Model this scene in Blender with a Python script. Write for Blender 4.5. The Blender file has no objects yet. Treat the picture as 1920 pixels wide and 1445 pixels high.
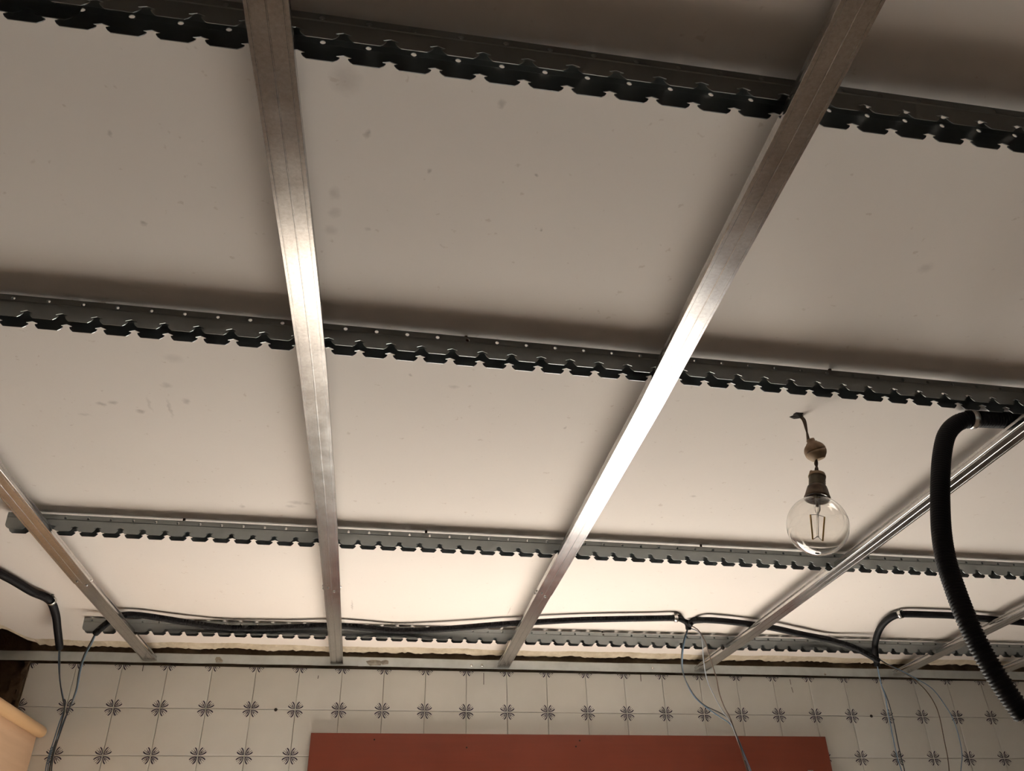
import bpy, bmesh, math, random
from mathutils import Vector, Matrix
random.seed(7)

# ------------------------------------------------------------------ camera
FPX = 1562.44
CAM = Vector((0.98013, -3.13829, -0.63739))
RIGHT = Vector((0.98617846, -0.16415476, -0.02247799))
DOWN = Vector((0.07009743, 0.53629369, -0.84111558))
FWD = Vector((0.15012793, 0.82791442, 0.54038811))
scn = bpy.context.scene
cam_d = bpy.data.cameras.new('camera')
cam_d.sensor_width = 36.0
cam_d.lens = FPX / 1920 * 36.0
cam_d.clip_start = 0.01
cam = bpy.data.objects.new('camera', cam_d)
scn.collection.objects.link(cam)
m3 = Matrix((RIGHT, -DOWN, -FWD)).transposed()
cam.matrix_world = Matrix.Translation(CAM) @ m3.to_4x4()
scn.camera = cam

# ------------------------------------------------------------------ world (daylight outside the kitchen window)
SKY_STRENGTH = 1.2
SUN_STRENGTH = 13.5
sun_d = bpy.data.lights.new('sun', 'SUN'); sun_d.energy = SUN_STRENGTH; sun_d.angle = math.radians(.6); sun_d.color = (1.0, .95, .88)
sun = bpy.data.objects.new('sun', sun_d); scn.collection.objects.link(sun)
SUN_EL, SUN_AZ = math.radians(41), math.radians(-44)      # high sun outside the kitchen window, it falls on the worktop below
_sd = Vector((math.cos(SUN_EL)*math.sin(SUN_AZ), -math.cos(SUN_EL)*math.cos(SUN_AZ), -math.sin(SUN_EL)))
sun.rotation_euler = _sd.to_track_quat('-Z', 'Y').to_euler()
w = bpy.data.worlds.new('daylight'); scn.world = w; w.use_nodes = True
nt = w.node_tree; nt.nodes.clear()
o_ = nt.nodes.new('ShaderNodeOutputWorld'); b_ = nt.nodes.new('ShaderNodeBackground')
tc = nt.nodes.new('ShaderNodeTexCoord'); sx = nt.nodes.new('ShaderNodeSeparateXYZ')
mr = nt.nodes.new('ShaderNodeMapRange'); cr = nt.nodes.new('ShaderNodeValToRGB')
mr.inputs['From Min'].default_value = -1; mr.inputs['From Max'].default_value = 1
nt.links.new(tc.outputs['Generated'], sx.inputs[0]); nt.links.new(sx.outputs['Z'], mr.inputs['Value'])
nt.links.new(mr.outputs[0], cr.inputs[0]); nt.links.new(cr.outputs[0], b_.inputs[0]); nt.links.new(b_.outputs[0], o_.inputs[0])
el = cr.color_ramp.elements
el[0].position = 0.0; el[0].color = (0.86, 0.80, 0.70, 1)      # sunlit ground outside
el[1].position = 1.0; el[1].color = (0.55, 0.72, 1.0, 1)       # sky
e = el.new(0.47); e.color = (1.0, 0.93, 0.83, 1)
e = el.new(0.53); e.color = (0.92, 0.96, 1.0, 1)
b_.inputs[1].default_value = SKY_STRENGTH

WINDOW = (0.86, 2.70, -1.30, -0.45)     # x0, x1, z0, z1 of the kitchen window in the back wall
def portal(name, loc, rot, sx_, sy_):
    l = bpy.data.lights.new(name, 'AREA'); l.shape = 'RECTANGLE'; l.size = sx_; l.size_y = sy_
    l.cycles.is_portal = True
    ob = bpy.data.objects.new(name, l); ob.location = loc; ob.rotation_euler = rot
    scn.collection.objects.link(ob)
portal('kitchen_portal', ((WINDOW[0]+WINDOW[1])/2, 0.13, (WINDOW[2]+WINDOW[3])/2), (-math.pi/2, 0, 0), WINDOW[1]-WINDOW[0], WINDOW[3]-WINDOW[2])
vs = scn.view_settings
vs.view_transform = 'Standard'; vs.look = 'None'; vs.gamma = 1.0; vs.use_curve_mapping = False
vs.exposure = 1.84

# ------------------------------------------------------------------ helpers
COL = scn.collection
def ray(px, py):
    return (RIGHT*((px-960)/FPX) + DOWN*((py-722.5)/FPX) + FWD)
def at(px, py, z=None, y=None, x=None):
    d = ray(px, py)
    if z is not None: t = (z-CAM.z)/d.z
    elif y is not None: t = (y-CAM.y)/d.y
    else: t = (x-CAM.x)/d.x
    return CAM + d*t
def mesh_obj(name, verts, faces, mat, parent=None, smooth=False):
    me = bpy.data.meshes.new(name); me.from_pydata([tuple(v) for v in verts], [], faces); me.update()
    if mat: me.materials.append(mat)
    if smooth: me.polygons.foreach_set('use_smooth', [True]*len(me.polygons))
    o = bpy.data.objects.new(name, me); COL.objects.link(o)
    if parent: o.parent = parent
    return o
def empty(name, loc=(0, 0, 0), rot=(0, 0, 0)):
    o = bpy.data.objects.new(name, None); o.location = loc; o.rotation_euler = rot
    o.empty_display_size = 0.05; COL.objects.link(o); return o
def tag(o, label=None, cat=None, group=None, kind=None):
    if label: o['label'] = label
    if cat: o['category'] = cat
    if group: o['group'] = group
    if kind: o['kind'] = kind
    return o
class MB:
    def __init__(s): s.v = []; s.f = []
    def add(s, v, f):
        n = len(s.v); s.v += [Vector(p) for p in v]; s.f += [[i+n for i in q] for q in f]; return s
    def box(s, a, b):
        x0, y0, z0 = a; x1, y1, z1 = b
        return s.add([(x0,y0,z0),(x1,y0,z0),(x1,y1,z0),(x0,y1,z0),(x0,y0,z1),(x1,y0,z1),(x1,y1,z1),(x0,y1,z1)],
                     [(0,3,2,1),(4,5,6,7),(0,1,5,4),(1,2,6,5),(2,3,7,6),(3,0,4,7)])
    def tube(s, pts, rad, seg=10, cap=True):
        pts = [Vector(p) for p in pts]; n = len(pts)
        rads = rad if isinstance(rad, (list, tuple)) else [rad]*n
        up = None; V = []
        for i, p in enumerate(pts):
            t = (pts[min(i+1, n-1)]-pts[max(i-1, 0)])
            if t.length < 1e-9: t = Vector((0, 0, 1))
            t.normalize()
            if up is None:
                up = Vector((0, 0, 1)) if abs(t.z) < .9 else Vector((0, 1, 0))
            a = (up - t*up.dot(t)).normalized(); up = a; b = t.cross(a)
            for k in range(seg):
                an = 2*math.pi*k/seg; V.append(p + (a*math.cos(an)+b*math.sin(an))*rads[i])
        F = [(i*seg+k, i*seg+(k+1) % seg, (i+1)*seg+(k+1) % seg, (i+1)*seg+k) for i in range(n-1) for k in range(seg)]
        if cap: F += [tuple(range(seg-1, -1, -1)), tuple(range((n-1)*seg, n*seg))]
        return s.add(V, F)
    def lathe(s, prof, seg=24, center=(0, 0, 0)):
        c = Vector(center); V = []
        for r, z in prof:
            for k in range(seg):
                an = 2*math.pi*k/seg; V.append(c+Vector((r*math.cos(an), r*math.sin(an), z)))
        F = [(i*seg+k, i*seg+(k+1) % seg, (i+1)*seg+(k+1) % seg, (i+1)*seg+k) for i in range(len(prof)-1) for k in range(seg)]
        return s.add(V, F)
    def build(s, name, mat, parent=None, smooth=False):
        return mesh_obj(name, s.v, s.f, mat, parent, smooth)
def solidify(o, t, offset=0.0):
    m = o.modifiers.new('thickness', 'SOLIDIFY'); m.thickness = t; m.offset = offset; return o
def bevel(o, wd, seg=2):
    m = o.modifiers.new('bevel', 'BEVEL'); m.width = wd; m.segments = seg; m.limit_method = 'ANGLE'; return o
def catmull(pts, step):
    P = [Vector(p) for p in pts]; P = [P[0]*2-P[1]] + P + [P[-1]*2-P[-2]]; out = []
    for i in range(1, len(P)-2):
        a, b, c, d = P[i-1], P[i], P[i+1], P[i+2]
        n = max(2, int((c-b).length/step))
        for k in range(n):
            t = k/n
            out.append(0.5*((2*b)+(c-a)*t+(2*a-5*b+4*c-d)*t*t+(3*b-a-3*c+d)*t**3))
    out.append(P[-2]); return out
def interp(tab, y):
    if y <= tab[0][0]: (a, b) = tab[0], tab[1]
    elif y >= tab[-1][0]: (a, b) = tab[-2], tab[-1]
    else:
        for a, b in zip(tab, tab[1:]):
            if a[0] <= y <= b[0]: break
    return a[1]+(b[1]-a[1])*(y-a[0])/(b[0]-a[0])

# ------------------------------------------------------------------ materials
def mat(name, col=(.5, .5, .5), rough=.5, metal=0.0, spec=.5, build=None):
    m = bpy.data.materials.new(name); m.use_nodes = True
    nt = m.node_tree; p = nt.nodes['Principled BSDF']
    p.inputs['Base Color'].default_value = (*col, 1); p.inputs['Roughness'].default_value = rough
    p.inputs['Metallic'].default_value = metal; p.inputs['Specular IOR Level'].default_value = spec
    if build: build(nt, p)
    return m
def coords(nt, scale=(1, 1, 1), kind='Object'):
    t = nt.nodes.new('ShaderNodeTexCoord'); mp = nt.nodes.new('ShaderNodeMapping'); mp.inputs['Scale'].default_value = scale
    nt.links.new(t.outputs[kind], mp.inputs[0]); return mp.outputs[0]
def noise(nt, vec, scale, detail=4, rough=.55):
    n = nt.nodes.new('ShaderNodeTexNoise'); n.inputs['Scale'].default_value = scale
    n.inputs['Detail'].default_value = detail; n.inputs['Roughness'].default_value = rough
    nt.links.new(vec, n.inputs['Vector']); return n.outputs['Fac']
def ramp(nt, fac, stops):
    r = nt.nodes.new('ShaderNodeValToRGB'); el = r.color_ramp.elements
    while len(el) < len(stops): el.new(.5)
    for e_, (p, c) in zip(el, stops): e_.position = p; e_.color = (*c, 1) if len(c) == 3 else c
    nt.links.new(fac, r.inputs[0]); return r.outputs[0]
def bump(nt, p, h, strength=.3, dist=.002):
    b = nt.nodes.new('ShaderNodeBump'); b.inputs['Strength'].default_value = strength; b.inputs['Distance'].default_value = dist
    nt.links.new(h, b.inputs['Height']); nt.links.new(b.outputs[0], p.inputs['Normal'])
def mixc(nt, fac, a, b, mode='MIX'):
    m = nt.nodes.new('ShaderNodeMix'); m.data_type = 'RGBA'; m.blend_type = mode
    for s, v in ((0, fac), (6, a), (7, b)):
        if isinstance(v, (int, float)): m.inputs[s].default_value = v
        elif isinstance(v, tuple): m.inputs[s].default_value = (*v, 1)
        else: nt.links.new(v, m.inputs[s])
    return m.outputs[2]
def math_n(nt, op, a, b=None):
    n = nt.nodes.new('ShaderNodeMath'); n.operation = op
    for i, v in enumerate((a, b)):
        if v is None: continue
        if isinstance(v, (int, float)): n.inputs[i].default_value = v
        else: nt.links.new(v, n.inputs[i])
    return n.outputs[0]

ZC = 0.208                       # ceiling height above the tile row used as origin
STAINS = [((190, 757), .011, .004, .45), ((212, 755), .012, .004, .45), ((264, 771), .010, .005, .5), ((350, 752), .009, .006, .4),
          ((312, 722), .012, .005, .3), ((318, 765), .004, .02, .3), ((280, 757), .004, .016, .22), ((325, 672), .02, .008, .22),
          ((157, 777), .014, .003, .25), ((555, 942), .022, .006, .35), ((545, 949), .014, .005, .35), ((575, 944), .012, .004, .4),
          ((455, 949), .008, .005, .4), ((648, 150), .022, .012, .3), ((690, 250), .006, .004, .5), ((627, 362), .01, .007, .3),
          ((627, 398), .012, .006, .25), ((620, 432), .012, .006, .25), ((770, 703), .004, .003, .5), ((850, 725), .012, .003, .3),
          ((1060, 802), .004, .003, .5), ((690, 430), .005, .003, .3), ((1735, 503), .014, .007, .25), ((1300, 930), .01, .003, .35),
          ((660, 1135), .003, .03, .45), ((955, 1145), .003, .03, .4), ((268, 418), .006, .003, .5), ((206, 250), .004, .003, .4),
          ((805, 322), .003, .003, .5), ((940, 195), .006, .004, .4), ((1006, 328), .003, .002, .6), ((1013, 431), .003, .002, .6)]
def b_ceiling(nt, p):
    v = coords(nt)
    base = ramp(nt, noise(nt, v, 1.6, 5), [(.3, (.79, .735, .69)), (.7, (.83, .775, .725))])
    sp = ramp(nt, noise(nt, v, 60, 2), [(.24, (.75, .7, .66)), (.30, (1, 1, 1))])
    base = mixc(nt, .5, base, sp, 'MULTIPLY')
    acc = None
    nz = nt.nodes.new('ShaderNodeTexNoise'); nz.inputs['Scale'].default_value = 90; nt.links.new(v, nz.inputs['Vector'])
    wob = nt.nodes.new('ShaderNodeVectorMath'); wob.operation = 'SCALE'; wob.inputs['Scale'].default_value = .012
    sb = nt.nodes.new('ShaderNodeVectorMath'); sb.operation = 'SUBTRACT'; sb.inputs[1].default_value = (.5, .5, .5)
    nt.links.new(nz.outputs['Color'], sb.inputs[0]); nt.links.new(sb.outputs[0], wob.inputs[0])
    av = nt.nodes.new('ShaderNodeVectorMath'); av.operation = 'ADD'; nt.links.new(v, av.inputs[0]); nt.links.new(wob.outputs[0], av.inputs[1])
    for (px, a, b, s) in STAINS:
        a *= .8; b *= .75; s *= .75
        q = at(*px, z=ZC)
        mp = nt.nodes.new('ShaderNodeMapping'); mp.vector_type = 'POINT'
        mp.inputs['Location'].default_value = (-q.x/a, -q.y/(b*2.2), 0); mp.inputs['Scale'].default_value = (1/a, 1/(b*2.2), 0)
        nt.links.new(av.outputs[0], mp.inputs[0])
        ln = nt.nodes.new('ShaderNodeVectorMath'); ln.operation = 'LENGTH'; nt.links.new(mp.outputs[0], ln.inputs[0])
        r = nt.nodes.new('ShaderNodeMapRange'); r.inputs['From Min'].default_value = 1.3; r.inputs['From Max'].default_value = .3
        r.inputs['To Max'].default_value = s; nt.links.new(ln.outputs['Value'], r.inputs['Value'])
        acc = r.outputs[0] if acc is None else math_n(nt, 'MAXIMUM', acc, r.outputs[0])
    base = mixc(nt, acc, base, (.22, .18, .15))
    nt.links.new(base, p.inputs['Base Color'])
    bump(nt, p, noise(nt, v, 35, 5), .12, .004)
M = {}
M['ceiling'] = mat('ceiling_paint', rough=.9, spec=.2, build=b_ceiling)
def b_steel(nt, p, aniso=0.0, lo=.42, hi=.58, r0=.3, r1=.48):
    v = coords(nt, (1, 1, 1)); n1 = noise(nt, v, 14, 4, .6)
    nt.links.new(ramp(nt, n1, [(.3, (lo*.95, lo*1.02, lo*1.02)), (.7, (hi*.95, hi*1.02, hi*1.03))]), p.inputs['Base Color'])
    r = nt.nodes.new('ShaderNodeMapRange'); r.inputs['To Min'].default_value = r0; r.inputs['To Max'].default_value = r1
    nt.links.new(noise(nt, v, 9, 2), r.inputs['Value']); nt.links.new(r.outputs[0], p.inputs['Roughness'])
M['rail'] = mat('galvanised_rail_steel', metal=1.0, build=lambda nt, p: b_steel(nt, p, 0, .29, .335, .34, .42))
def b_profile(nt, p):
    v = coords(nt); vs_ = coords(nt, (400, 3, 1))
    n1 = noise(nt, v, 18, 6, .7); n2 = noise(nt, vs_, 1.0, 4, .6); spk = noise(nt, v, 190, 3, .7)
    c = ramp(nt, n1, [(.25, (.56, .545, .53)), (.75, (.72, .71, .695))])
    c = mixc(nt, .5, c, ramp(nt, spk, [(.3, (.55, .55, .55)), (.65, (1, 1, 1))]), 'MULTIPLY')
    nt.links.new(c, p.inputs['Base Color'])
    r = nt.nodes.new('ShaderNodeMapRange'); r.inputs['To Min'].default_value = .17; r.inputs['To Max'].default_value = .30
    nt.links.new(n1, r.inputs['Value']); nt.links.new(r.outputs[0], p.inputs['Roughness'])
    p.inputs['Anisotropic'].default_value = .45
    tg = nt.nodes.new('ShaderNodeTangent'); tg.direction_type = 'UV_MAP'; tg.uv_map = 'UVMap'
    nt.links.new(tg.outputs[0], p.inputs['Tangent'])
    bump(nt, p, n2, .10, .0006)
M['profile'] = mat('rolled_steel_profile', metal=1.0, build=b_profile)
M['angle'] = mat('dull_galvanised_angle', metal=.85, build=lambda nt, p: b_steel(nt, p, 0, .56, .70, .30, .45))
M['zinc'] = mat('bright_zinc_clip', (.78, .77, .75), .25, 1.0)
M['bolt'] = mat('dark_rusty_bolt', metal=.4, build=lambda nt, p: (nt.links.new(ramp(nt, noise(nt, coords(nt), 200), [(.35, (.03, .02, .015)), (.7, (.12, .05, .03))]), p.inputs['Base Color'])))
M['screw'] = mat('steel_screw_head', (.25, .24, .23), .4, .9)
M['conduit'] = mat('black_corrugated_plastic', (.007, .007, .009), .55, 0, .25)
M['wire_blue'] = mat('blue_wire_insulation', (.13, .22, .33), .4)
M['wire_grey'] = mat('grey_wire_insulation', (.30, .33, .37), .4)
M['wire_dark'] = mat('dark_wire_insulation', (.045, .055, .065), .45)
M['wire_brown'] = mat('brown_wire_insulation', (.09, .055, .035), .45)
def b_tile(nt, p):
    v = coords(nt, kind='Object'); oi = nt.nodes.new('ShaderNodeObjectInfo')
    c = ramp(nt, noise(nt, v, 7, 3), [(.3, (.755, .75, .71)), (.7, (.805, .80, .765))])
    c2 = ramp(nt, oi.outputs['Random'], [(0, (.93, .92, .90)), (1, (1, 1, 1))])
    nt.links.new(mixc(nt, 1.0, c, c2, 'MULTIPLY'), p.inputs['Base Color'])
    bump(nt, p, noise(nt, v, 14, 2), .05, .004)
M['tile'] = mat('cream_glazed_tile', rough=.28, spec=.45, build=b_tile)
M['print'] = mat('blue_violet_tile_print', (.035, .028, .055), .35)
M['pen'] = mat('pencil_mark', (.08, .07, .06), .8)
def b_raw(nt, p):
    v = coords(nt); n = noise(nt, v, 9, 8, .65)
    nt.links.new(ramp(nt, n, [(.3, (.11, .08, .055)), (.55, (.22, .165, .115)), (.75, (.33, .26, .19))]), p.inputs['Base Color'])
    bump(nt, p, n, .8, .02)
M['raw'] = mat('raw_wall_mortar', rough=.95, spec=.1, build=b_raw)
def b_plaster(nt, p):
    v = coords(nt); n = noise(nt, v, 22, 6, .6)
    nt.links.new(ramp(nt, n, [(.3, (.52, .44, .32)), (.7, (.72, .64, .51))]), p.inputs['Base Color']); bump(nt, p, n, .5, .01)
M['plaster'] = mat('broken_plaster_edge', rough=.95, spec=.1, build=b_plaster)
M['dab'] = mat('grey_plaster_dab', rough=.95, spec=.1, build=lambda nt, p: (nt.links.new(ramp(nt, noise(nt, coords(nt), 80), [(.3, (.28, .26, .22)), (.7, (.45, .42, .36))]), p.inputs['Base Color'])))
def b_board(nt, p):
    v = coords(nt, (1, 1, 1)); n = noise(nt, v, 2.2, 4); g = noise(nt, coords(nt, (3, 1, 60)), 1.0, 3)
    c = ramp(nt, n, [(.3, (.20, .042, .022)), (.7, (.27, .062, .034))])
    c = mixc(nt, .15, c, ramp(nt, g, [(.35, (.6, .6, .6)), (.65, (1, 1, 1))]), 'MULTIPLY'); nt.links.new(c, p.inputs['Base Color'])
M['board'] = mat('red_brown_varnished_board', rough=.32, spec=.5, build=b_board)
def b_maple(nt, p):
    g = noise(nt, coords(nt, (1, 2, 30)), 1.5, 4)
    nt.links.new(ramp(nt, g, [(.3, (.60, .40, .255)), (.7, (.68, .475, .315))]), p.inputs['Base Color'])
M['maple'] = mat('pale_maple_panel', rough=.4, build=b_maple)
M['cornice'] = mat('honey_maple_cornice', rough=.38, build=lambda nt, p: nt.links.new(ramp(nt, noise(nt, coords(nt, (20, 1, 20)), 1.5, 4), [(.3, (.60, .375, .19)), (.7, (.70, .46, .25))]), p.inputs['Base Color']))
M['wall'] = mat('plain_wall_paint', rough=.85, spec=.2, build=lambda nt, p: nt.links.new(ramp(nt, noise(nt, coords(nt), 3), [(.3, (.38, .335, .28)), (.7, (.43, .38, .32))]), p.inputs['Base Color']))
M['floor'] = mat('terracotta_floor', rough=.35, build=lambda nt, p: nt.links.new(ramp(nt, noise(nt, coords(nt), 4), [(.3, (.56, .47, .39)), (.7, (.61, .515, .43))]), p.inputs['Base Color']))
M['terrace'] = mat('pale_terrace_paving', rough=.7, build=lambda nt, p: nt.links.new(ramp(nt, noise(nt, coords(nt), 3), [(.3, (.50, .48, .43)), (.7, (.57, .55, .50))]), p.inputs['Base Color']))
M['worktop'] = mat('cream_stone_worktop', rough=.3, build=lambda nt, p: nt.links.new(ramp(nt, noise(nt, coords(nt), 20), [(.3, (.70, .63, .555)), (.7, (.76, .69, .615))]), p.inputs['Base Color']))
M['frame'] = mat('white_window_frame', (.7, .68, .64), .4)
M['cord'] = mat('brown_twisted_cord', (.10, .062, .04), .8)
M['bakelite'] = mat('aged_beige_bakelite', rough=.6, build=lambda nt, p: nt.links.new(ramp(nt, noise(nt, coords(nt), 60, 5), [(.3, (.17, .10, .055)), (.7, (.34, .22, .13))]), p.inputs['Base Color']))
M['bakelite_pale'] = mat('pale_dusty_bakelite', rough=.65, build=lambda nt, p: nt.links.new(ramp(nt, noise(nt, coords(nt), 60, 5), [(.3, (.27, .18, .105)), (.7, (.45, .33, .21))]), p.inputs['Base Color']))
M['bakelite_dark'] = mat('dark_brown_socket', rough=.55, build=lambda nt, p: nt.links.new(ramp(nt, noise(nt, coords(nt), 70, 5), [(.3, (.055, .035, .022)), (.7, (.15, .09, .055))]), p.inputs['Base Color']))
M['socket'] = mat('dusty_olive_socket', rough=.55, build=lambda nt, p: nt.links.new(ramp(nt, noise(nt, coords(nt), 70, 5), [(.3, (.10, .085, .06)), (.7, (.21, .17, .11))]), p.inputs['Base Color']))
def b_glass(nt, p):
    p.inputs['Transmission Weight'].default_value = 1.0; p.inputs['IOR'].default_value = 1.45
M['glass'] = mat('clear_bulb_glass', (.99, .985, .97), .0, 0, .5, b_glass)
M['filament'] = mat('amber_led_filament', (.62, .36, .06), .5)
M['hole'] = mat('dark_ceiling_hole', (.02, .014, .01), .9)

# ------------------------------------------------------------------ room shell
XL, XR, YF, ZF = -0.40, 4.30, -4.60, -2.24
def struct(o): return tag(o, kind='structure')
struct(MB().box((XL-.2, YF-.2, ZF-.15), (XR+.2, .12, ZF)).build('floor', M['floor']))
struct(MB().box((-5.0, .12, ZF-.25), (9.0, 7.0, ZF-.03)).build('trim_2', M['terrace']))     # unseen paving outside the kitchen window, bounces sunlight in
struct(MB().box((XR, YF-.2, ZF), (XR+.2, .12, .6)).build('wall_right', M['wall']))
struct(MB().box((XL, YF-.2, ZF), (XR, YF, .6)).build('wall_front', M['wall']))
struct(MB().box((XL-.2, YF, ZF), (XL, .12, .6)).build('wall_left', M['wall']))

# back wall: raw masonry with the window opening and a broken-out cavity in the top left corner
YB = 0.008
wb = MB()
x0, x1, z0, z1 = WINDOW
CAVX, CAVZ = -0.165, -0.02
wb.box((XL, YB, ZF), (x0, .12, CAVZ)); wb.box((CAVX, YB, CAVZ), (x0, .12, .6)); wb.box((XL, .10, CAVZ), (CAVX, .12, .6))
wb.box((x1, YB, ZF), (XR, .12, .6)); wb.box((x0, YB, z1), (x1, .12, .6)); wb.box((x0, YB, ZF), (x1, .12, z0))
wall_back = wb.build('wall_back', M['raw']); struct(wall_back)
df = MB(); t = .07
df.box((x0, .05, z0), (x0+t, .10, z1)); df.box((x1-t, .05, z0), (x1, .10, z1)); df.box((x0+t, .05, z1-t), (x1-t, .10, z1)); df.box((x0+t, .05, z0), (x1-t, .10, z0+.03))
struct(df.build('window_1', M['frame']))

struct(MB().box((XL, -.63, -1.345), (XR, YB-.001, -1.305)).build('trim_3', M['worktop']))          # kitchen worktop under the window
struct(MB().box((XL, -.58, ZF), (XR, YB-.001, -1.345)).build('trim_4', M['maple']))              # base units
# ragged mortar where the tiles were broken away in the left corner
for seed_, (xa, xb, za, zb, yy) in enumerate(((-.176, -.143, .02, .150, -.004), (-.215, -.168, -.02, .120, .030), (-.30, -.205, -.02, .06, .050))):
    rg = random.Random(seed_+3); V = []; F = []; n_ = 12
    for i in range(n_+1):
        z = za+(zb-za)*i/n_
        V += [(xa+rg.uniform(-.004, .004), yy+.045, z), (xa+rg.uniform(0, .010), yy+rg.uniform(.004, .010), z), (xb-rg.uniform(0, .012)-.010*(1-i/n_), yy+rg.uniform(-.001, .004), z), (xb+.001-.010*(1-i/n_), yy+.045, z)]
    for i in range(n_):
        for k in range(3): F.append((i*4+k, i*4+k+1, i*4+k+5, i*4+k+4))
    mesh_obj('broken_mortar', V, F, M['raw'], wall_back)
# ceiling: plaster slab whose far edge is ragged and breaks away in the left corner
def edge_y(x):
    r = random.Random(int((x+1)*4000)).random()
    e_ = -0.052 + .006*math.sin(x*9.0) + .004*math.sin(x*31+1) + .004*(r-.5)
    if x < -.135:
        k = min(1, (-.135-x)/.06); e_ += -(k*.155 + .012*math.sin(x*120))*min(1, k*1.5)
    return e_
xs = [XL + (XR-XL)*i/470 for i in range(471)]
V = []; F = []
ycols = [YF, -3.2, -2.2, -1.2, -.5]
for x in xs:
    e_ = edge_y(x); rr = random.Random(int((x+3)*3333)); j = rr.uniform(-1, 1)
    lip = .5 + .5*math.sin(x*17)*math.sin(x*43+2)
    drop = .0075+.0035*lip+.0015*j
    if x < -.135: drop = .003
    out = min(.0, e_ + .036 + .006*lip + .004*j)
    V += [(x, yy, ZC) for yy in ycols] + [(x, e_, ZC), (x, e_+.012, ZC-drop*.55), (x, out, ZC-drop), (x, out+.006, ZC+.002), (x, out+.006, ZC+.05), (x, YF, ZC+.05)]
n = len(ycols)+6
for i in range(len(xs)-1):
    for k in range(n): F.append((i*n+k, i*n+(k+1) % n, (i+1)*n+(k+1) % n, (i+1)*n+k))
ceil = mesh_obj('ceiling', V, F, M['ceiling']); struct(ceil)
ceil.data.materials.append(M['plaster'])
for pi, p in enumerate(ceil.data.polygons):
    if (pi % n) >= len(ycols): p.material_index = 1
    if (pi % n) in (n-1, n-2): p.material_index = 0
struct(MB().box((XL-.2, YF-.2, .5), (XR+.2, .12, .6)).build('trim_1', M['raw']))     # slab above, closes the void over the broken corner

# ------------------------------------------------------------------ wall tiles with corner print
T = .15; GAP = .0012
def tile_mesh(cut=0.0):
    a = T/2-GAP/2; b = a-.0015
    V = [(-a, 0, -a), (a, 0, -a), (a, 0, a), (-a, 0, a), (-a, -.0065, -a), (a, -.0065, -a), (a, -.0065, a), (-a, -.0065, a), (-b, -.008, -b), (b, -.008, -b), (b, -.008, b), (-b, -.008, b)]
    V = [(x, y, z-cut if z > 0 else z) for x, y, z in V]
    F = [(8, 9, 10, 11)] + [(i, (i+1) % 4, 4+(i+1) % 4, 4+i) for i in range(4)] + [(4+i, 4+(i+1) % 4, 8+(i+1) % 4, 8+i) for i in range(4)]
    me = bpy.data.meshes.new('tile'); me.from_pydata(V, [], F); me.materials.append(M['tile']); return me
STROKES = [([(2.5, 3.2), (9, 3.7), (16, 5.4), (21, 8), (25.5, 12.5)], [1.7, 3.0, 3.6, 4.3, 3.3]),
           ([(9, 7.6), (12, 8.8), (15.5, 11.5), (18.5, 15)], [1.2, 1.9, 1.9, 1.2]),
           ([(4.5, 4.5), (9, 9.5), (12.5, 14)], [1.6, 2.0, 1.2]),
           ([(20, 14.5), (22.5, 17.5)], [1.5, 1.2])]
def print_mesh(cut=0.0):
    V = []; F = []
    def strip(pts, ws, sxx, szz, swap):
        n0 = len(V); m = len(pts)
        for i, (a, b) in enumerate(pts):
            ta = pts[min(i+1, m-1)][0]-pts[max(i-1, 0)][0]; tb = pts[min(i+1, m-1)][1]-pts[max(i-1, 0)][1]
            L = math.hypot(ta, tb); na, nb = -tb/L*ws[i]/2, ta/L*ws[i]/2
            for s in (1, -1):
                u, v = a+na*s, b+nb*s
                if swap: u, v = v, u
                u = max(u, 1.6); v = max(v, 1.6)
                if cut and szz > 0: v = max(v, cut*1000+1.6)
                V.append((sxx*(T/2-u*.001), -.0083, szz*(T/2-v*.001)))
        for i in range(m-1): F.append((n0+2*i, n0+2*i+1, n0+2*i+3, n0+2*i+2))
    for sxx in (1, -1):
        for szz in (1, -1):
            for k, (pts, ws) in enumerate(STROKES):
                for sw in (False, True):
                    if k == 2 and sw: continue
                    strip(pts, ws, sxx, szz, sw)
    me = bpy.data.meshes.new('printed_motif'); me.from_pydata(V, [], F); me.materials.append(M['print']); return me
tm, pm = tile_mesh(), print_mesh()
tm_top, pm_top = tile_mesh(.0075), print_mesh(.0075)
for j in range(3):
    for i in range(-1, 27):
        o = bpy.data.objects.new('tile', tm_top if j == 0 else tm); COL.objects.link(o); o.parent = wall_back
        o.location = (T*(i+.5)+random.uniform(-.0002, .0002), YB+random.uniform(-.0003, .0003), T*(.5-j))
        o.rotation_euler = (random.uniform(-.002, .002), 0, random.uniform(-.002, .002))
        p = bpy.data.objects.new('printed_motif', pm_top if j == 0 else pm); COL.objects.link(p); p.parent = o

def on_wall(px, py, y=0.0): return at(px, py, y=y)
for (a, b) in (((269, 1246), (267, 1258)), ((597, 1266), (596, 1272)), ((907, 1261), (907, 1283)), ((1201, 1264), (1202, 1277)), ((1481, 1273), (1483, 1283)), ((1484, 1288), (1487, 1298))):
    A, B = on_wall(*a, y=-.0008), on_wall(*b, y=-.0008)
    d = Vector((.0011, 0, 0))
    mesh_obj('pen_mark', [A-d, A+d, B+d, B-d], [(0, 1, 2, 3)], M['pen'], wall_back)
for a in ((517, 1330), (1634, 1342)):
    A = on_wall(*a, y=-.001)
    o = MB().lathe([(0, .0015), (.004, .001), (.0055, 0), (.006, -.002)], 10).build('wall_plug', M['hole'], wall_back)
    o.location = A; o.rotation_euler = (math.pi/2, 0, 0)

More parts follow.
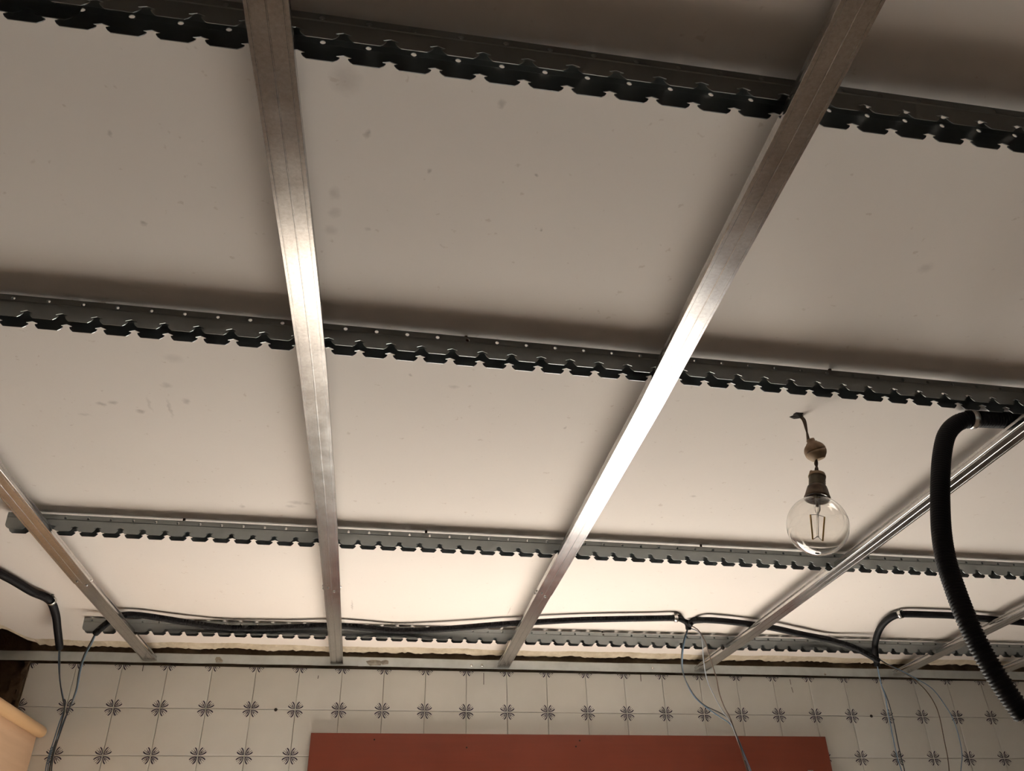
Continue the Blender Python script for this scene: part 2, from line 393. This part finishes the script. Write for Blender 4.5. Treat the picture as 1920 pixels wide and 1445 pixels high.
# ------------------------------------------------------------------ perimeter angles on the back wall
def angle_piece(name, xa, xb, za, zb, dy, label):
    e_ = empty(name, (xa, 0, za)); L = xb-xa; dz = zb-za
    sec = [(YB-.001, .033), (-.010-dy, .033), (-.012-dy, .031), (-.012-dy, .0005), (-.0105-dy, 0), (-.0095-dy, .001), (-.0095-dy, .0310), (YB-.001, .0310)]
    V = []; F = []
    N = 24
    for i in range(N+1):
        x = L*i/N; z = dz*i/N + .0006*math.sin(i*1.7)
        V += [(x, y, zz+z) for y, zz in sec]
    m = len(sec)
    for i in range(N):
        for k in range(m): F.append((i*m+k, i*m+(k+1) % m, (i+1)*m+(k+1) % m, (i+1)*m+k))
    F += [tuple(range(m))[::-1], tuple(range(N*m, N*m+m))]
    mesh_obj('angle_strip', V, F, M['angle'], e_)
    tag(e_, label, 'angle profile', 'wall angles under the ceiling edge'); return e_
pa1 = angle_piece('perimeter_angle', XL+.003, .975, .1470, .1500, 0, 'shorter galvanised wall angle above the tiles, left of the overlap joint')
pa2 = angle_piece('perimeter_angle', .955, XR-.003, .1488, .1435, .0025, 'longer galvanised wall angle above the tiles and red board, right of the overlap joint')
def dab(parent, px, py, wd, hg, m=None):
    c = at(px, py, y=-.0165); r = random.Random(int(px*7+py)); V = [c+Vector((0, -.003, 0))]; n = 9
    for k in range(n):
        a = 2*math.pi*k/n; f = r.uniform(.6, 1.15); V.append(c+Vector((math.cos(a)*wd/2*f, .0015, math.sin(a)*hg/2*f)))
    V = [v-Vector(parent.location) for v in V]
    mesh_obj('plaster_dab', V, [(0, 1+k, 1+(k+1) % n) for k in range(n)], m or M['dab'], parent)
for px, py, a, b in ((410, 1237, .035, .022), ((702, 1242, .06, .028)), (722, 1241, .03, .02)): dab(pa1 if px < 630 else pa2, px, py, a, b)
for px, py in ((884, 1247), (904, 1247), (1224, 1252), (1547, 1264)):
    c = at(px, py, y=-.016); o = MB().lathe([(0, .003), (.003, .0025), (.0045, .001), (.005, -.002)], 10).build('screw', M['zinc'], pa2)
    o.rotation_euler = (math.pi/2, 0, 0); o.location = c-Vector(pa2.location)

# ------------------------------------------------------------------ toothed primary rails
P = 0.050686; RW = 0.030; TOP = .0270; CR = .0150; BOT = -.0128
NOTCH = [(0, .0004), (.0084, -.0026), (.0080, -.0034), (.0046, -.0046), (.0050, -.0062), (.0070, -.0092), (.0112, BOT)]
def hole_halves(cx, cz, r, xa, xb, za, zb, n=6):
    """rectangle xa..xb / za..zb with a round hole, as two ngons"""
    L = [(xa, za), (cx, za)] + [(cx+r*math.cos(-math.pi/2-math.pi*k/n), cz+r*math.sin(-math.pi/2-math.pi*k/n)) for k in range(n+1)] + [(cx, zb), (xa, zb)]
    R = [(xb, zb), (cx, zb)] + [(cx+r*math.cos(math.pi/2-math.pi*k/n), cz+r*math.sin(math.pi/2-math.pi*k/n)) for k in range(n+1)] + [(cx, za), (xb, za)]
    return L, R
def flange_mesh(n, sgn, ends=True):
    """toothed flange in (x, z); sgn +1 far flange, -1 near flange: lower band set in by 1 mm"""
    V = []; F = []; inset = -.0010*sgn
    def poly(pts, y):
        s = len(V); V.extend([(x, y if not callable(y) else y(z), z) for x, z in pts]); F.append(tuple(range(s, s+len(pts))))
    for i in range(n):
        o = i*P
        for h in hole_halves(o+P/2, .0200, .0033, o, o+P, CR+.0012, TOP): poly(h, 0)
        poly([(o, CR), (o+P, CR), (o+P, CR+.0012), (o, CR+.0012)], lambda z: inset if z < CR+.0006 else 0)
        first = ends and i == 0
        left = [(o+x, z) for x, z in NOTCH] if not first else [(o+.001, -.004), (o+.004, -.009), (o+.010, BOT)]
        right = [(o+P-x, z) for x, z in reversed(NOTCH)]
        pts = left + right + [(o+P, CR), (o, CR)]
        poly(pts, inset)
    return V, F
def web_mesh(n):
    V = []; F = []
    for i in range(n):
        o = i*P
        for ya, yb, cy in ((-RW, -RW/2, -RW+.0102), (-RW/2, 0, -.0098)):
            for h in hole_halves(o+P/2, cy, .0046, o, o+P, ya, yb):
                s = len(V); V.extend([(x, y, TOP) for x, y in h]); F.append(tuple(range(s, s+len(h))))
    return V, F
# far-flange apex line of each rail: x of index 0, y, z, yaw, tilt, start index, number of pitches
RAILS = [(0.656272, -2.537112, 0.169000, 0.000591, -0.008070, -9, 72, 'nearest rail, dark, crossing the top of the picture'),
         (0.427397, -1.970192, 0.168468, 0.018294, -0.002561, -6, 74, 'second rail from the camera, dark, crossing the middle'),
         (0.281901, -1.122019, 0.168050, 0.016663, -0.000130, -3, 76, 'third rail, pale grey, behind the bare bulb'),
         (0.495738, -0.299634, 0.172412, 0.000106, -0.002186, -8, 77, 'farthest rail, palest, nearest the tiled wall')]
BOLTS = [[], [(131, 562, 1), (192, 567, 1), (875, 629, 1), (1563, 691, 1)], [(343, 973, 1), (800, 994, 1), (1316, 1024, 1)], [(1131, 1183, 1)]]
rails = []
def make_rail(x0, y0, z0, yaw, tilt, n0, n, label, dz=0, name='toothed_rail'):
    xs_ = x0+n0*P; k = n0*P-.8
    e_ = empty(name, (xs_, y0+yaw*k, z0+tilt*k+dz), (0, -math.atan(tilt), math.atan(yaw)))
    v, f = flange_mesh(n, 1); solidify(mesh_obj('flange', v, f, M['rail'], e_), .0010)
    v, f = flange_mesh(n, -1); o = solidify(mesh_obj('flange', v, f, M['rail'], e_), .0010); o.location.y = -RW
    v, f = web_mesh(n); solidify(mesh_obj('web', v, f, M['rail'], e_), .0009)
    tag(e_, 'galvanised toothed rail, '+label, 'ceiling rail', 'toothed rails under the ceiling')
    return e_
for r, bl in zip(RAILS, BOLTS):
    e_ = make_rail(*r[:7], r[7]); rails.append(e_)
    zt = r[2]+TOP
    for px, py, s in bl:
        c = at(px, py, z=zt+.006)
        xx = c.x; yy = r[1]+r[3]*(xx-r[0]-.8)-RW*.55
        o = MB().lathe([(0, -.002), (.006, -.002), (.006, .003), (.0032, .0032), (.0032, ZC-zt+.004), (0, ZC-zt+.004)], 8).build('hanger_bolt', M['bolt'], e_)
        o.location = Vector((xx-e_.location.x, yy-e_.location.y, TOP+.0005+r[4]*0))
        bx = o.location.x; o.location.y = -RW*.45; 
# nested splice piece on the nearest rail, left of the picture
r = RAILS[0]
sp = make_rail(r[0]-.0253, r[1]-.0014, r[2]+.0075, r[3], r[4], -9, 9, 'short splice piece nested in the nearest rail at top left')
for c in sp.children: c.scale = (1, (RW-.003)/RW if c.name.startswith('web') else 1, .80)
for c in sp.children:
    if c.name.startswith('flange') and c.location.y < 0: c.location.y = -RW+.003

# ------------------------------------------------------------------ secondary C profiles
ZP = 0.1530
H = .0172
def section(wd, h):
    a = wd/2
    L = [(-a+.0055, h-.0012), (-a+.0040, h), (-a+.0020, h-.0002), (-a+.0012, h-.002), (-a+.0024, h*.62), (-a+.0004, h*.40), (-a, .0024), (-a+.0001, .0007), (-a+.0007, 0),
         (-a+.0046, 0), (-a+.0050, .0007), (-a+.0060, .0007), (-a+.0064, 0), (-.0011, 0), (-.0004, .0009)]
    return L + [(-x, z) for x, z in reversed(L)]
def sweep(name, sec, line, y0, y1, z0, parent, nstep=26):
    V = []; F = []; m = len(sec); U = []
    arc = [0.0]
    for a, b in zip(sec, sec[1:]): arc.append(arc[-1]+math.hypot(b[0]-a[0], b[1]-a[1]))
    for i in range(nstep+1):
        y = y0+(y1-y0)*i/nstep; x = interp(line, y)
        V += [(x+s, y, z0+h) for s, h in sec]
    for i in range(nstep):
        for k in range(m-1):
            F.append((i*m+k, (i+1)*m+k, (i+1)*m+k+1, i*m+k+1)); U.append(((arc[k], i), (arc[k], i+1), (arc[k+1], i+1), (arc[k+1], i)))
    off = Vector(parent.location) if parent else Vector()
    o = mesh_obj(name, [Vector(v)-off for v in V], F, M['profile'], parent)
    uv = o.data.uv_layers.new(name='UVMap'); li = 0
    for f in U:
        for (a, b) in f: uv.data[li].uv = (a*10, b*.1); li += 1
    solidify(o, .0006, -1)
    return o
PROFILES = {
 'D': ([(-4.2, .150), (-1.35, .2035), (-.80, .2135), (0, .239)], -.80, 'zinc ceiling profile farthest left, over the cupboard corner'),
 'A': ([(-4.2, .79), (-2.6, .833), (-2.15, .851), (-1.93, .858), (-1.43, .867), (-1.2, .870), (-.82, .873), (0, .879)], -.815, 'long zinc ceiling profile left of centre with a mid highlight'),
 'B': ([(-4.2, 1.37), (-2.7, 1.439), (-2.56, 1.445), (-2.17, 1.456), (-1.89, 1.4647), (-1.29, 1.4724), (-.83, 1.476), (0, 1.486)], -.83, 'brightly shining zinc ceiling profile right of centre'),
 'C': ([(-4.2, 2.17), (-1.9, 2.229), (-1.3, 2.246), (-.5, 2.257), (0, 2.252)], None, 'zinc ceiling profile right of the bare bulb, passing behind the thick black conduit'),
 'E': ([(-4.2, 2.92), (-.8, 3.050), (0, 3.085)], None, 'zinc ceiling profile second from the right, crossed by the thick black conduit low down'),
 'F': ([(-4.2, 3.36), (-.2, 3.490), (0, 3.497)], None, 'zinc ceiling profile at the far right edge by the tiled wall')}
SPL = {'D': (155, 1096), 'A': (622, 1105), 'B': (1018, 1119)}
for key, (line, ys, lab) in PROFILES.items():
    e_ = empty('ceiling_profile', (interp(line, -4.2), -4.2, ZP))
    sec = section(.0470, H)
    if ys is None:
        sweep('long_section', sec, line, -4.2, -.013, ZP, e_, 60)
    else:
        sweep('long_section', sec, line, -4.2, ys, ZP, e_, 60)
        sweep('end_section', section(.0455, H-.0012), line, ys-.10, -.013, ZP+.0009, e_, 12)
        cx = interp(line, ys)
        for dx, dy, side in ((-.010, -.02, 0), (.006, .012, 0), (-.0240, -.015, -1), (-.0240, .008, -1), (.0240, -.012, 1)):
            o = MB().lathe([(0, .0026), (.0022, .0022), (.0034, .0008), (.0036, -.001)], 10).build('screw', M['zinc' if dx > 0 else 'screw'], e_)
            if side: o.rotation_euler = (0, side*math.pi/2, 0); o.location = Vector((cx+dx, ys+dy, ZP+.008))-Vector(e_.location)
            else: o.rotation_euler = (math.pi, 0, 0); o.location = Vector((cx+dx, ys+dy, ZP-.0002))-Vector(e_.location)
    tag(e_, lab, 'ceiling profile', 'zinc profiles clipped under the toothed rails')

# ------------------------------------------------------------------ conduits, wires, clips
def wave_tube(pts, r, pitch, depth, seg=12, step=.01):
    c = catmull(pts, step); L = [0]
    for a, b in zip(c, c[1:]): L.append(L[-1]+(b-a).length)
    out = []; rads = []; n = max(4, int(L[-1]/pitch)*4); j = 0
    for i in range(n+1):
        s = L[-1]*i/n
        while j < len(L)-2 and L[j+1] < s: j += 1
        t = (s-L[j])/max(1e-9, L[j+1]-L[j]); out.append(c[j].lerp(c[j+1], t))
        rads.append(r if (i % 4) in (1, 2) else r-depth)
    return MB().tube(out, rads, seg)
def conduit(pts, r, label, pitch=.0045, depth=.0014, seg=12):
    base = Vector(pts[0]); e_ = empty('cable_conduit', base)
    wave_tube([Vector(p)-base for p in pts], r, pitch, depth, seg).build('corrugated_tube', M['conduit'], e_, True)
    tag(e_, label, 'conduit', 'black conduits under the ceiling'); return e_
def wire(e_, pts, m, r=.0016):
    b = Vector(e_.location)
    MB().tube([p-b for p in catmull(pts, .012)], r, 7).build('wire', M[m], e_, True)
def Pz(z, *pp): return [at(px, py, z=z) for px, py in pp]
def Py(*pp): return [at(px, py, y=y) for px, py, y in pp]
def clip(px, py, pt, r, axis, label):
    """zinc saddle round a conduit, screwed to the ceiling"""
    pt = Vector(pt); t = Vector(axis).normalized(); e_ = empty('conduit_clip', pt)
    up = Vector((0, 0, 1)); s = t.cross(up).normalized(); u = s.cross(t).normalized()
    V = []; F = []; n = 18; wd = .006
    for k in range(n+1):
        a = 2*math.pi*k/n*.94+math.pi/2+.18
        for dw in (-wd, wd): V.append(s*math.cos(a)*(r+.0012)+u*math.sin(a)*(r+.0012)+t*dw)
    F = [(2*k, 2*k+1, 2*k+3, 2*k+2) for k in range(n)]
    solidify(mesh_obj('saddle_band', V, F, M['zinc'], e_, True), .0012, 1)
    top = ZC-pt.z
    ear = MB().box((-.004, -.011, r), (.004, .011, r+.0015)); ear.v = [s*v.x+t*v.y+u*v.z for v in ear.v]
    ear.build('mounting_ear', M['zinc'], e_)
    MB().lathe([(0, top), (.0042, top), (.0042, r), (.006, r-.001), (.006, r-.004), (0, r-.004)], 8).build('ceiling_screw', M['screw'], e_)
    o = MB().lathe([(0, .004), (.003, .0035), (.0042, .001), (.0042, -.004), (0, -.004)], 10).build('clamp_bolt', M['zinc'], e_)
    o.rotation_euler = (math.pi/2, 0, 0); o.location = s*(r+.004)*-1
    tag(e_, label, 'pipe clip', 'zinc clips holding the conduits'); return e_

ZCON = .1885
# 1: left corner conduit with its blue wires
c1p = Pz(.190, (-120, 1012), (-60, 1046), (-10, 1070), (25, 1088), (60, 1109), (92, 1124)) + Py((104, 1150, -.42), (108, 1180, -.32), (112, 1214, -.215))
c1 = conduit(c1p, .0118, 'black conduit at the far left bending down beside the dark hole')
wire(c1, Py((112, 1212, -.22), (112, 1240, -.14), (112, 1270, -.09), (116, 1300, -.07), (121, 1325, -.06), (116, 1350, -.055), (106, 1385, -.05), (97, 1420, -.05), (92, 1450, -.05), (90, 1500, -.05)), 'wire_dark', .0022)
wire(c1, Py((111, 1212, -.22), (110, 1240, -.135), (112, 1275, -.085), (119, 1310, -.065), (121, 1328, -.05), (112, 1352, -.05), (100, 1390, -.045), (89, 1425, -.045), (85, 1450, -.045), (83, 1500, -.045)), 'wire_blue', .0019)
clip(97, 1125, at(96, 1125.5, z=.190), .0118, at(104, 1150, y=-.42)-at(60, 1109, z=.190), 'zinc clip on the far left conduit where it bends down')
# 2: long conduit along the farthest rail
def ZY(px, py, z): return at(px, py, z=z)
c2p = Py((179, 1187, -.375), (190, 1177, -.39)) + [ZY(208, 1163, .186), ZY(232, 1153, ZCON), ZY(262, 1153, ZCON), ZY(305, 1159, .187), ZY(360, 1168, .183), ZY(420, 1176, .1785), ZY(480, 1177.5, .1785), ZY(560, 1175, .184), ZY(625, 1172.5, .185), ZY(680, 1176, .184),
      ZY(740, 1182, .182), ZY(800, 1181, .182), ZY(870, 1176, .184), ZY(940, 1170, .186), ZY(1005, 1166, .187), ZY(1080, 1162, .188), ZY(1160, 1160, .1885), ZY(1220, 1159, .189), ZY(1266, 1158.5, .189)] + Py((1279, 1161, -.475), (1289, 1168, -.46), (1291, 1180, -.45))
c2 = conduit(c2p, .0105, 'longest black conduit, snaking along the farthest toothed rail')
wire(c2, Py((179, 1186, -.375), (170, 1204, -.34), (160, 1222, -.29), (152, 1243, -.22), (147, 1265, -.16), (143, 1290, -.10), (134, 1318, -.07), (122, 1348, -.06), (109, 1385, -.055), (100, 1415, -.05), (96, 1450, -.05), (94, 1500, -.05)), 'wire_dark', .0022)
wire(c2, Py((180, 1188, -.375), (172, 1206, -.345), (162, 1224, -.29), (154, 1245, -.22), (149, 1267, -.155), (144, 1293, -.095), (133, 1322, -.065), (119, 1352, -.055), (104, 1390, -.05), (93, 1420, -.045), (89, 1450, -.045), (87, 1500, -.045)), 'wire_blue', .0019)
wire(c2, Py((1289, 1178, -.45), (1282, 1200, -.43), (1278, 1225, -.40), (1279, 1255, -.34), (1288, 1280, -.28), (1303, 1305, -.22), (1323, 1323, -.17), (1348, 1335, -.13), (1367, 1348, -.11), (1378, 1370, -.10), (1390, 1405, -.09), (1405, 1450, -.09), (1420, 1500, -.09)), 'wire_dark', .0019)
wire(c2, Py((1290, 1178, -.45), (1284, 1200, -.43), (1280, 1225, -.40), (1280, 1255, -.335), (1288, 1281, -.27), (1303, 1307, -.21), (1330, 1330, -.15), (1352, 1345, -.12), (1370, 1358, -.105), (1384, 1385, -.095), (1396, 1415, -.085), (1410, 1450, -.085), (1424, 1500, -.085)), 'wire_blue', .0021)
wire(c2, Py((1296, 1178, -.45), (1311, 1185, -.44), (1317, 1205, -.42), (1319, 1235, -.36), (1326, 1275, -.27), (1341, 1308, -.19), (1355, 1333, -.14), (1369, 1352, -.115), (1380, 1380, -.10), (1394, 1418, -.09), (1407, 1450, -.09), (1421, 1500, -.09)), 'wire_grey', .0019)
clip(1268, 1155, at(1267, 1158.5, z=.189), .0105, at(1266, 1158.5, z=.189)-at(1220, 1159, z=.189), 'zinc clip at the end of the longest conduit, above the red board')
# 3: short conduit between the two wire drops
c3p = Py((1292, 1172, -.483), (1299, 1164, -.486)) + [ZY(1318, 1162, .189), ZY(1350, 1163.5, .1885), ZY(1400, 1169, .188), ZY(1450, 1177, .187), ZY(1500, 1188, .1855)] + Py((1550, 1198, -.37), (1592, 1210, -.365), (1620, 1223, -.36), (1648, 1239, -.355))
c3 = conduit(c3p, .0105, 'black conduit sagging from the middle clip down to the right-hand wires')
wire(c3, Py((1294, 1172, -.46), (1308, 1180, -.45), (1322, 1202, -.43), (1332, 1235, -.37), (1343, 1270, -.28), (1349, 1300, -.20), (1358, 1325, -.15), (1368, 1343, -.12), (1376, 1365, -.105), (1389, 1405, -.095), (1402, 1450, -.09), (1416, 1500, -.09)), 'wire_brown', .0019)
wire(c3, Py((1650, 1237, -.355), (1668, 1248, -.33), (1690, 1258, -.30), (1712, 1272, -.26), (1735, 1293, -.21), (1752, 1318, -.16), (1762, 1345, -.12), (1770, 1385, -.10), (1777, 1420, -.09), (1780, 1450, -.085), (1782, 1500, -.08)), 'wire_brown', .0017)
wire(c3, Py((1650, 1236, -.355), (1668, 1247, -.33), (1692, 1258, -.30), (1716, 1271, -.26), (1748, 1291, -.21), (1772, 1322, -.16), (1788, 1350, -.12), (1799, 1385, -.10), (1804, 1415, -.09), (1802, 1440, -.085), (1797, 1500, -.08)), 'wire_blue', .0017)
# 4: right-hand conduit curving down to the second wire drop
c4p = Py((1645, 1249, -.305), (1642, 1230, -.318), (1641, 1205, -.372)) + [ZY(1650, 1178, .183), ZY(1665, 1161, .188), ZY(1682, 1152.5, .189), ZY(1700, 1151, .189), ZY(1740, 1152, .189), ZY(1790, 1154, .189), ZY(1850, 1160, .188), ZY(1910, 1166, .188), ZY(1980, 1173, .188), ZY(2100, 1186, .188)]
c4 = conduit(c4p, .0112, 'black conduit curving down at the right from a clip beside the farthest profiles')
wire(c4, Py((1645, 1248, -.306), (1647, 1262, -.28), (1652, 1282, -.25), (1662, 1305, -.19), (1670, 1330, -.14), (1677, 1360, -.11), (1684, 1395, -.095), (1691, 1425, -.09), (1697, 1450, -.085), (1704, 1500, -.08)), 'wire_dark', .0019)
wire(c4, Py((1645, 1248, -.306), (1648, 1263, -.28), (1653, 1285, -.25), (1660, 1305, -.19), (1664, 1330, -.14), (1670, 1360, -.11), (1677, 1395, -.095), (1684, 1425, -.09), (1692, 1450, -.085), (1700, 1500, -.08)), 'wire_blue', .0019)
clip(1690, 1148, at(1688, 1151.5, z=.189), .0112, at(1700, 1151, z=.189)-at(1665, 1161, z=.188), 'zinc clip on the right conduit where it curves down')
# 5: thick corrugated conduit in front
zb = .1870
c5p = [ZY(2060, 790, zb), ZY(1990, 789, zb), ZY(1930, 788, zb), ZY(1870, 787, zb), ZY(1822, 786, zb)] + Py((1795, 793, -1.865), (1775, 815, -1.87), (1766, 855, -1.875), (1763, 905, -1.88), (1763, 955, -1.885), (1766, 1005, -1.89), (1775, 1055, -1.895), (1791, 1105, -1.90), (1812, 1160, -1.905), (1838, 1215, -1.905), (1870, 1270, -1.905), (1905, 1322, -1.905), (1921, 1342, -1.905))
c5 = conduit(c5p, .0172, 'thick black corrugated conduit looping down in front at the right', .0056, .0020, 18)
e5 = at(1921, 1342, y=-1.905)
wire(c5, [e5+Vector((0, 0, .02)), e5+Vector((.012, 0, -.03)), e5+Vector((.02, .01, -.12)), e5+Vector((.015, .02, -.25))], 'wire_blue', .002)
wire(c5, [e5+Vector((-.005, 0, .02)), e5+Vector((-.001, -.004, -.03)), e5+Vector((.008, .004, -.12)), e5+Vector((.005, .02, -.27))], 'wire_grey', .002)
clip(1818, 785, at(1822, 786, z=zb), .0172, Vector((1, 0, 0)), 'zinc clip holding the thick conduit beside the second toothed rail')

# ------------------------------------------------------------------ bare pendant bulb
LX, LY = 1.8106, -1.8074
lamp = empty('pendant_bulb', (LX, LY, ZC))
def lp(px, py, y=LY): return at(px, py, y=y)-Vector((LX, LY, ZC))
r_ = random.Random(5); V = [(0, 0, -.006)]
for k in range(12):
    a = 2*math.pi*k/12; f = r_.uniform(.6, 1.2); V.append((math.cos(a)*.014*f-.006, math.sin(a)*.012*f, -.0004))
mesh_obj('ceiling_hole_rim', V, [(0, 1+k, 1+(k+1) % 12) for k in range(12)], M['hole'], lamp)
cm = MB()
cc = catmull([Vector((-.002, 0, .0)), lp(1507, 787), lp(1512, 805), lp(1516, 826)], .003)
for s in (0, math.pi): cm.tube([p+Vector((math.cos(i*.12+s)*.0028, 0, 0)) for i, p in enumerate(cc)], .0019, 7)
cm.build('upper_cord', M['cord'], lamp, True)
cb = catmull([lp(1530, 858), lp(1530.5, 872), lp(1532, 890)], .002); cm = MB()
for s in (0, math.pi): cm.tube([p+Vector((math.cos(i*.45+s)*.0019, math.sin(i*.45+s)*.0019, 0)) for i, p in enumerate(cb)], .002, 7)
cm.build('lower_cord', M['cord'], lamp, True)
bc = lp(1528.5, 845.5); tilt = (math.radians(8), math.radians(-16), 0)
R = .0212
up_prof = [(.0001, .0255), (.0075, .0255), (.0082, .024), (.0082, .0195), (.0105, .0185)] + [(R*math.cos(a), R*math.sin(a)*.92) for a in [math.radians(d) for d in range(56, -1, -8)]] + [(R*.93, -.0006)]
o = MB().lathe(up_prof, 28).build('cord_connector_top', M['bakelite'], lamp, True); o.location = bc; o.rotation_euler = tilt
dn_prof = [(R*.93, -.0006), (R*.99, -.0012), (R*.985, -.005), (R*.9, -.010), (R*.62, -.0175), (R*.56, -.0182), (.0001, -.0165)]
o2 = MB().lathe(dn_prof, 28).build('cord_connector_base', M['bakelite_pale'], lamp, True); o2.location = bc; o2.rotation_euler = tilt
# lamp holder and bulb share one slightly leaning axis; profile heights are distances below the holder top
top = lp(1532, 889); ctr = lp(1533, 985); axis_ = (ctr-top); DC = axis_.length; BR = .0552
lean = Vector((0, 0, -1)).rotation_difference(axis_).to_euler()
def dist(py): return -(lp(1532.5, py)-top).length
sk0, sk1, zc_ = dist(913), dist(935), -DC
def placed(o): o.location = top; o.rotation_euler = lean; return o
hold = placed(MB().lathe([(.0001, 0), (.0150, 0), (.0152, -.004), (.0160, -.0045), (.0160, -.007), (.0148, -.0075)] +
    [(.0148+(.0009 if k % 2 else 0), -.0075+(sk0+.0075)*k/8) for k in range(1, 9)], 28).build('lamp_holder', M['socket'], lamp, True))
MB().lathe([(.0150, .0005), (.0153, -.004), (.0164, -.0043), (.0164, -.0066), (.0150, -.007)], 28).build('holder_cap', M['bakelite_pale'], hold, True)
MB().box((-.014, -.003, -.001), (-.008, .003, .004)).build('cord_grip', M['bakelite_pale'], hold)
placed(MB().lathe([(.0155, sk0+.001), (.0178, sk0-.0005), (.0195, sk0-.006), (.0232, sk1+.0045), (.0240, sk1+.003), (.0240, sk1), (.0222, sk1-.0006), (.0205, sk1+.002)], 30).build('holder_skirt', M['bakelite_dark'], lamp, True))
nk = sk1+.004
gp = [(.0165, nk)]
a0 = math.asin(.0200/BR); zj = zc_+BR*math.cos(a0)
if zj < nk-.001: gp.append((.0180, (nk+zj)/2))
for k in range(25):
    a = a0+(math.pi-a0)*k/24; gp.append((max(.0001, BR*math.sin(a)), zc_+BR*math.cos(a)))
bulb = placed(MB().lathe(gp, 48).build('glass_bulb', M['glass'], lamp, True)); solidify(bulb, .0008, -1)
MB().lathe([(.0001, nk), (.0062, nk), (.0056, zc_+.032), (.0026, zc_+.024), (.0020, zc_-.020), (.0026, zc_-.023), (.0001, zc_-.0235)], 14).build('glass_stem', M['glass'], bulb, True)
ft, fb = zc_+.0200, zc_-.0300
for an in (math.radians(-12), math.radians(168)):
    d0 = Vector((math.cos(an), math.sin(an), 0))
    A = Vector((0, 0, ft))+d0*.0128; B = Vector((0, 0, fb))+d0*.0088
    MB().tube([A, B], .0016, 8).build('led_filament', M['filament'], bulb, True)
    MB().tube([Vector((0, 0, zc_+.0230)), A], .0006, 6).build('filament_lead', M['screw'], bulb)
    MB().tube([Vector((0, 0, zc_-.0225)), B], .0006, 6).build('filament_lead', M['screw'], bulb)
tag(lamp, 'bare clear globe bulb in an old brown socket hanging from a short twisted cord', 'light bulb')

# ------------------------------------------------------------------ red board over the window
rb = empty('wooden_board', (1.762, -.002, -.50))
bx0, bx1 = .8130, 2.7105
o = MB().box((bx0-1.762, -.018, 0), (bx1-1.762, 0, .4215)).build('board_panel', M['board'], rb); bevel(o, .0015)
for px, py in ((702, 1386), (875, 1401), (1087, 1388), (1080, 1399)):
    c = at(px, py, y=-.0202); q = MB().lathe([(0, .0005), (.0028, .0003), (.0032, -.001)], 8).build('nail_head', M['hole'], rb)
    q.rotation_euler = (math.pi/2, 0, 0); q.location = c-Vector(rb.location)
c = at(1520, 1446, y=-.021)-Vector(rb.location)
hk = MB().box((-.012, -.002, -.02), (.010, .0, .004)); hk.tube([Vector((0, -.001, 0)), Vector((0, -.012, -.002)), Vector((0, -.016, -.012)), Vector((0, -.008, -.018))], .0028, 8)
q = hk.build('metal_hook', M['zinc'], rb); q.location = c
tag(rb, 'wide reddish-brown varnished board fixed to the tiled wall', 'board')

# ------------------------------------------------------------------ cupboard corner at the lower left
cu = empty('wall_cupboard', (-.235, -.45, -.85))
def rel(a): return tuple(Vector(a)-Vector(cu.location))
o = MB().box(rel((XL+.004, -.85, -.85)), rel((-.066, -.004, -.085))).build('carcass', M['maple'], cu); bevel(o, .002)
_c = (at(0, 1328, y=-.40)+at(74, 1382, y=-.03))/2; cy = _c.x; cz = _c.z+.011; cr = .0185
pts = [Vector(rel((cy, y, cz))) for y in (-.85, -.6, -.4, -.2, -.03, -.022, -.014, -.008)]
MB().tube(pts, [cr]*5+[cr*.94, cr*.78, cr*.45], 20).build('rounded_cornice', M['cornice'], cu, True)
tag(cu, 'pale maple wall cupboard corner with a rounded cornice, lower left', 'cupboard')
